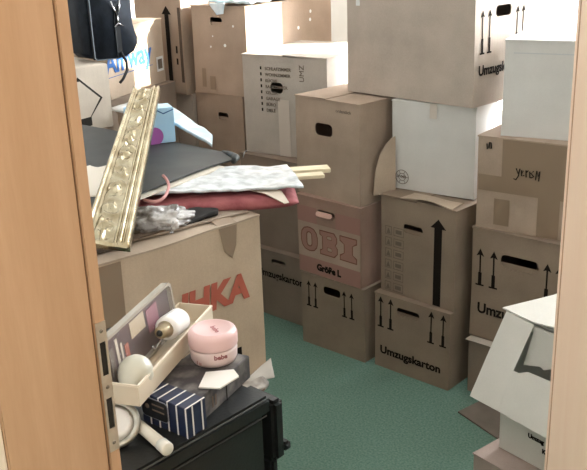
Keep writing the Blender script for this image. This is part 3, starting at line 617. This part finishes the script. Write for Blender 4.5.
# patterned grey box
pt = noisy('grey_patterned_card', (.045, .04, .042), (.20, .18, .165), 32, .5, stretch=(1, 1, 1), lo=.4, hi=.7)
gb = thing('patterned_box', 'long dark grey patterned cardboard box under the pink jar', 'box', (-1.062, .885, .9305), R(106))
bm = BM(); box(bm, (0, 0, 0), (.175, .115, .0485), bev=.0015); obj('box_body', bm, pt, gb)
bm = flat([rect(.080, .0, .083, .048)], .0006); bmesh.ops.transform(bm, matrix=front(0, 0, .0001), verts=bm.verts); obj('dark_seam', bm, INK, gb)
bm = flat([rect(.03, .012, .035, .034), rect(.04, .012, .045, .034)], .0006); bmesh.ops.transform(bm, matrix=front(0, 0, .0001), verts=bm.verts); obj('printed_bars', bm, INK_SOFT, gb)
# navy box with white stripes
nb = thing('striped_box', 'small navy blue box with white stripes on the black trunk', 'box', (-1.1500, .8185, .9305), math.atan2(.011, .11))
NW, ND, NH = .112, .048, .0585
bm = BM(); box(bm, (0, 0, 0), (NW, ND, NH), bev=.001); obj('box_body', bm, plain('navy_card', (.012, .020, .055), .4), nb)
WL = plain('white_line', (.72, .70, .66), .6)
for x in (.020, .042, .064, .086, .108):
    bm = BM(); box(bm, (x, -.0008, 0), (x+.003, -.0001, NH+.0006)); box(bm, (x, -.0008, NH), (x+.003, ND, NH+.0006)); obj('white_stripe', bm, WL, nb)
for y in (.012, .036):
    bm = BM(); box(bm, (NW+.0001, y, 0), (NW+.0008, y+.003, NH)); obj('white_stripe', bm, WL, nb)
bm = flat([oval(.036, .036, .066, .040, .2)], .001); bmesh.ops.transform(bm, matrix=front(0, 0, .0010), verts=bm.verts); obj('label_outline', bm, plain('label_grey', (.20, .21, .24), .5), nb)
bm = flat([oval(.036, .036, .063, .037, .2)], .001); bmesh.ops.transform(bm, matrix=front(0, 0, .0014), verts=bm.verts); obj('black_label', bm, plain('black_card', (.008, .009, .012), .4), nb)
bm = flat([circ(.018, .038, .005, 14), oval(.045, .045, .03, .003), oval(.045, .034, .03, .003)], .001); bmesh.ops.transform(bm, matrix=front(0, 0, .0018), verts=bm.verts); obj('label_print', bm, INK_SOFT, nb)
# pink cream jar
jar = thing('cream_jar', 'pink cosmetic cream jar with a pink screw lid on the patterned box', 'jar', (-1.153, 1.000, .9795), R(-20)); jar.scale = (.90, .90, .86)
bm = BM(); lathe(bm, [(0, 0), (.040, 0), (.046, .003), (.050, .012), (.0515, .030), (.0505, .040), (0, .040)], 48); obj('jar_body', bm, plain('pale_pink_plastic', (.72, .57, .54), .3), jar, True)
bm = BM(); lathe(bm, [(0, .0405), (.0520, .0405), (.0530, .044), (.0530, .066), (.050, .074), (.043, .078), (.040, .0785), (.0385, .0768), (0, .0768)], 48); ld = obj('screw_lid', bm, plain('pink_plastic', (.78, .53, .51), .28), jar, True)
bm = words('bebe', .017, .0006, .0004); bmesh.ops.transform(bm, matrix=Matrix.Translation((-.008, -.002, .0771)), verts=bm.verts); obj('printed_lettering', bm, plain('dark_pink_print', (.45, .18, .18), .6), ld)
def wrap_words(txt, size, rad, z, ang, m, parent, bold=.0006):
    bm = words(txt, size, .0006, bold); xs = [v.co.x for v in bm.verts]; mx = (min(xs)+max(xs))/2
    for v in bm.verts:
        a = ang+(v.co.x-mx)/rad; r = rad+v.co.z; v.co = Vector((r*math.cos(a), r*math.sin(a), z+v.co.y))
    return obj('printed_lettering', bm, m, parent)
wrap_words('bebe', .015, .0514, .024, R(-5), plain('maroon_print', (.28, .10, .10), .5), jar)
wrap_words('l u', .012, .0510, .010, R(-60), plain('grey_pink_print', (.45, .25, .22), .5), jar)
# white card
o = obj('white_card', polyslab([(-1.090, .903, .9800), (-1.122, .950, .9800), (-1.088, .990, .9800), (-1.062, .978, .9800), (-1.057, .925, .9800)], (0, 0, 1), .003), plain('white_card', (.80, .76, .70), .6)); tag(o, 'small folded white card on the patterned box in front of the pink jar', 'card')

# open cream tray holding the roll-on, bulb and clear case
TR = plain('cream_card', (.66, .56, .42), .6)
ta_ = math.atan2(1.098-.784, -1.259+1.107)
tr = thing('open_tray', 'narrow open cream cardboard tray resting on the small boxes', 'tray', (-1.107, .784, .9905), ta_)
TL, TW, TH_ = .345, .075, .040
bm = BM()
box(bm, (0, 0, 0), (TL, TW, .002)); box(bm, (0, 0, .002), (TL, .002, TH_)); box(bm, (0, TW-.002, .002), (TL, TW, TH_)); box(bm, (0, .002, .002), (.002, TW-.002, TH_)); box(bm, (TL-.002, .002, .002), (TL, TW-.002, TH_))
obj('tray_body', bm, TR, tr)
bm = BM(); box(bm, (0, -.0012, TH_-.003), (TL, 0.003, TH_+.001)); box(bm, (-.0012, 0, TH_-.003), (.002, TW, TH_+.001)); obj('rolled_rim', bm, plain('light_cream_card', (.78, .68, .54), .6), tr)
TM = Matrix.Translation((-1.107, .784, .9905)) @ Matrix.Rotation(ta_, 4, 'Z')
# clear case leaning against the far wall of the tray
cc = thing('clear_case', 'clear plastic cosmetics case standing in the cream tray', 'case'); cc.matrix_world = TM @ Matrix.Translation((.012, .0705, .004)) @ Matrix.Rotation(R(-6), 4, 'X')
CL = plain('clear_plastic', (.85, .82, .78), .10, alpha=.07, spec=.8); RIM = plain('frosted_plastic_rim', (.50, .45, .38), .25, alpha=.75)
cs, cr_ = .285, .105
bm = BM(); addbm(bm, flat([oval(cs/2, cr_/2, cs, cr_, .14), oval(cs/2, cr_/2, cs-.012, cr_-.012, .12)], .014), XF((0, -.001, 0), (1, 0, 0), (0, 0, 1))); obj('case_rim', bm, RIM, cc)
bm = BM(); addbm(bm, flat([oval(cs/2, cr_/2, cs-.012, cr_-.012, .12)], .001), XF((0, -.013, 0), (1, 0, 0), (0, 0, 1))); obj('clear_lid', bm, CL, cc)
bm = BM(); addbm(bm, flat([oval(cs/2, cr_/2, cs-.013, cr_-.013, .12)], .003), XF((0, -.003, 0), (1, 0, 0), (0, 0, 1))); obj('dark_insert', bm, plain('dark_plum_card', (.07, .025, .03), .4), cc)
for a, b, c, d, m, nm in ((.11, .058, .168, .090, plain('beige_label', (.55, .44, .30), .6), 'beige_label'), (.178, .038, .225, .085, plain('plum_pad', (.30, .10, .14), .5), 'plum_pad'), (.05, .01, .058, .085, PALE, 'pale_stripe'), (.066, .01, .072, .07, PALE, 'pale_stripe'), (.08, .02, .094, .06, INK_RED, 'red_stripe'), (.025, .012, .04, .075, INK_SOFT, 'grey_stripe')):
    bm = BM(); addbm(bm, flat([rect(a, b, c, d)], .001), XF((0, -.0062, 0), (1, 0, 0), (0, 0, 1))); obj(nm, bm, m, cc)
# roll-on
WP = plain('white_plastic', (.84, .82, .78), .3)
ro = thing('roll_on_bottle', 'white roll-on bottle lying in the cream tray', 'bottle'); ro.matrix_world = TM @ Matrix.Translation((.165, .034, .058)) @ Matrix.Rotation(R(8), 4, 'Y') @ Matrix.Rotation(R(90), 4, 'Y')
bm = BM(); lathe(bm, [(0, .026), (.019, .026), (.0235, .030), (.0245, .040), (.0245, .088), (.021, .094), (0, .095)], 36); obj('bottle_body', bm, WP, ro, True)
bm = BM(); lathe(bm, [(0, .0), (.010, .0), (.0125, .004), (.0130, .018), (.017, .0255), (0, .0255)], 28); nk = obj('neck', bm, plain('dull_brass', (.42, .34, .22), .3, .6), ro, True)
bm = BM(); lathe(bm, [(0, -.006), (.005, -.004), (.0065, -.0005), (0, -.0005)], 20); obj('nozzle', bm, plain('black_nozzle', (.02, .02, .02), .4), ro, True)
bm = BM(); tube(bm, [(.013, .002, .012), (.026, .006, .004), (.030, .008, -.006), (.022, .010, -.012)], .0025, 8); obj('wire_clip', bm, CHR, ro, True)
# frosted bulb
gl = thing('frosted_bulb', 'frosted greenish white glass bulb at the near end of the tray', 'bulb'); gl.matrix_world = TM @ Matrix.Translation((.050, .0345, .0345)) @ Matrix.Rotation(R(-62), 4, 'Y')
gl.matrix_world = TM @ Matrix.Translation((.006, .030, .012)) @ Matrix.Rotation(R(62), 4, 'Y')
bm = BM(); lathe(bm, [(0, .0), (.013, .001), (.015, .010), (.019, .020), (.027, .032), (.0315, .045), (.0320, .055), (.028, .067), (.019, .077), (.008, .082), (0, .083)], 40); obj('glass_globe', bm, plain('frosted_glass', (.58, .56, .46), .35, spec=.6), gl, True)
# round metal tin lying tilted below the tray
dk = thing('round_dish', 'round white dish with a metal rim between door frame and striped box', 'dish'); dk.matrix_world = Matrix.Translation((-1.145, .752, .9520)) @ Vector((.45, -.35, .82)).to_track_quat('Z', 'Y').to_matrix().to_4x4() @ Matrix.Scale(1.2, 4)
bm = BM(); lathe(bm, [(0, .010), (.030, .010), (.034, .014), (.038, .013), (.039, .008), (.036, .0), (0, -.001)], 40); obj('metal_rim', bm, noisy('dull_steel', (.35, .33, .28), (.5, .47, .4), 30, .3, .8), dk, True)
bm = BM(); lathe(bm, [(0, .014), (.02, .0135), (.029, .0105), (0, .0102)], 36); obj('white_face', bm, WP, dk, True)
bm = BM(); lathe(bm, [(0, .026), (.004, .025), (.005, .018), (.004, .0145), (0, .0142)], 16); obj('knob', bm, CHR, dk, True)
# white tube
a, b = Vector((-1.128, .7905, .9435)), Vector((-1.027, .774, .9425)); d = b-a
wt = thing('white_tube', 'slim white plastic tube lying on the black trunk', 'tube'); q = d.to_track_quat('Z', 'Y'); wt.matrix_world = Matrix.Translation(a) @ q.to_matrix().to_4x4()
bm = BM(); lathe(bm, [(0, 0), (.009, 0), (.0100, .003), (.0108, d.length-.022), (0, d.length-.022)], 28); obj('tube_body', bm, plain('ivory_plastic', (.74, .70, .60), .35), wt, True)
bm = BM(); lathe(bm, [(0, d.length-.0215), (.0118, d.length-.0215), (.0120, d.length-.002), (.0108, d.length), (0, d.length-.0015)], 28); obj('cap', bm, plain('light_ivory_plastic', (.80, .77, .68), .35), wt, True)

# ------------------------------------------------------------------ right foreground: white carton with hanging flap
FC = noisy('grey_brown_board', (.16, .13, .10), (.21, .17, .135), 9, .85)
o = obj('flat_cardboard', polyslab([(-1.535, 2.53, .001), (-1.505, 2.685, .001), (-1.30, 2.69, .001), (-1.10, 2.55, .001), (-1.10, 2.40, .001), (-1.325, 2.462, .001)], (0, 0, 1), .006), FC); tag(o, 'flat grey-brown cardboard lying on the green carpet by the white carton', 'cardboard')
pk = carton('low pinkish brown carton on the carpet under the white carton with the hanging flap', (-1.198, 2.075, 0), -.17, .42, .42, .1995, board('pinkish_cardboard', (.46, .36, .31)), name='low_carton')
wb = thing('open_white_carton', 'open white carton with a big flap hanging down its front', 'box', (-1.152, 2.151, .2005), -.17)
WW, WD, WH = .38, .36, .455
WB = board('white_lined_board', (.74, .71, .64), .05)
bm = BM(); box(bm, (0, 0, 0), (WW, WD, .005)); box(bm, (0, 0, .005), (.004, WD, WH)); box(bm, (WW-.004, 0, .005), (WW, WD, WH)); box(bm, (.004, WD-.004, .005), (WW-.004, WD, WH))
addbm(bm, flat([rect(.004, .005, WW-.004, WH), rect(.025, .12, .355, .435)], .004), XF((0, .004, 0), (1, 0, 0), (0, 0, 1)))
obj('carton_body', bm, WB, wb)
wt_ = Matrix.Translation((-1.152, 2.151, .2005)) @ Matrix.Rotation(-.17, 4, 'Z'); wi = wt_.inverted()
def child_poly(name, pts, n, th, m):
    pts = [wi @ Vector(p) for p in pts]; return obj(name, polyslab(pts, wi.to_3x3() @ Vector(n), th), m, wb)
# hanging flap: hinged at the top edge, swung out at the bottom
fn = (-.138, -.887, .44)
child_poly('hanging_flap', [(-1.1452, 2.1482, .6713), (-1.047, 2.1283, .662), (-1.0712, 2.0672, .531), (-1.0868, 2.0135, .4178), (-1.1898, 2.0316, .4218)], fn, .004, WB)
child_poly('lower_flap', [(-1.0708, 2.0670, .531), (-1.052, 2.0641, .5308), (-1.0256, 2.0664, .5430), (-.9584, 2.0555, .5427), (-.87, 2.040, .540), (-.83, 1.967, .405), (-.9216, 1.9835, .4089), (-1.0864, 2.0134, .4178)], fn, .004, WB)
bm = BM(); box(bm, (.001, .02, WH-.006), (WW-.001, WD, WH-.002)); obj('top_flap', bm, WB, wb)
child_poly('inner_flap', [(-1.046, 2.130, .655), (-.90, 2.09, .655), (-.91, 2.09, .545), (-.976, 2.104, .553), (-1.000, 2.108, .540), (-1.014, 2.110, .546), (-1.068, 2.118, .530)], (0, 1, 0), .004, WB)
child_poly('top_flap', [(-1.162, 2.150, .6745), (-1.048, 2.126, .668), (-.90, 2.095, .690), (-.86, 2.30, .715), (-1.06, 2.33, .690)], (0, 0, 1), .004, WB)
for s, x, z in (('Umzug', .108, .090), ('KG', .160, .060)):
    text_on(wb, s, .020, x, z, INK, bold=.0012)

# ------------------------------------------------------------------ used cardboard is never quite flat
def dent(p, sd):
    q = Vector((p.x*2.6+sd, p.y*2.6, p.z*2.6-sd)); v = noise.noise_vector(q)
    c = noise.noise_vector(Vector((p.x*7+sd*2, p.y*7, p.z*7)))
    return Vector((v.x*.0038+c.x*.0006, v.y*.0038+c.y*.0006, v.z*.0012))
for i, t in enumerate(CARTONS+[H, wb]):
    for ch in t.children:
        if ch.type != 'MESH': continue
        bm = BM(); bm.from_mesh(ch.data)
        for _ in range(6):
            le = [e for e in bm.edges if e.calc_length() > .045]
            if not le: break
            bmesh.ops.subdivide_edges(bm, edges=le, cuts=1); bmesh.ops.triangulate(bm, faces=[f for f in bm.faces if len(f.verts) > 3])
        for v in bm.verts: v.co += dent(v.co, i*3.7)
        bm.to_mesh(ch.data); bm.free()

# small fittings belong to the part they are fixed on
def fix(child, part):
    for o in list(bpy.data.objects):
        if o.parent and o.name.split('.')[0] == child:
            for q in o.parent.children:
                if q.name.split('.')[0] == part and q is not o: o.parent = q; break
for c, p in (('lid_rim', 'lid'), ('latch', 'end_handle'), ('metal_clasp', 'front_pocket'), ('piping', 'front_pocket'), ('nozzle', 'neck'), ('wire_clip', 'neck'), ('white_face', 'metal_rim'), ('knob', 'metal_rim'), ('grey_print', 'white_sticker'), ('black_label', 'label_outline'), ('metal_ring', 'curled_corner'), ('beige_label', 'dark_insert'), ('plum_pad', 'dark_insert'), ('pale_stripe', 'dark_insert'), ('red_stripe', 'dark_insert'), ('grey_stripe', 'dark_insert')): fix(c, p)
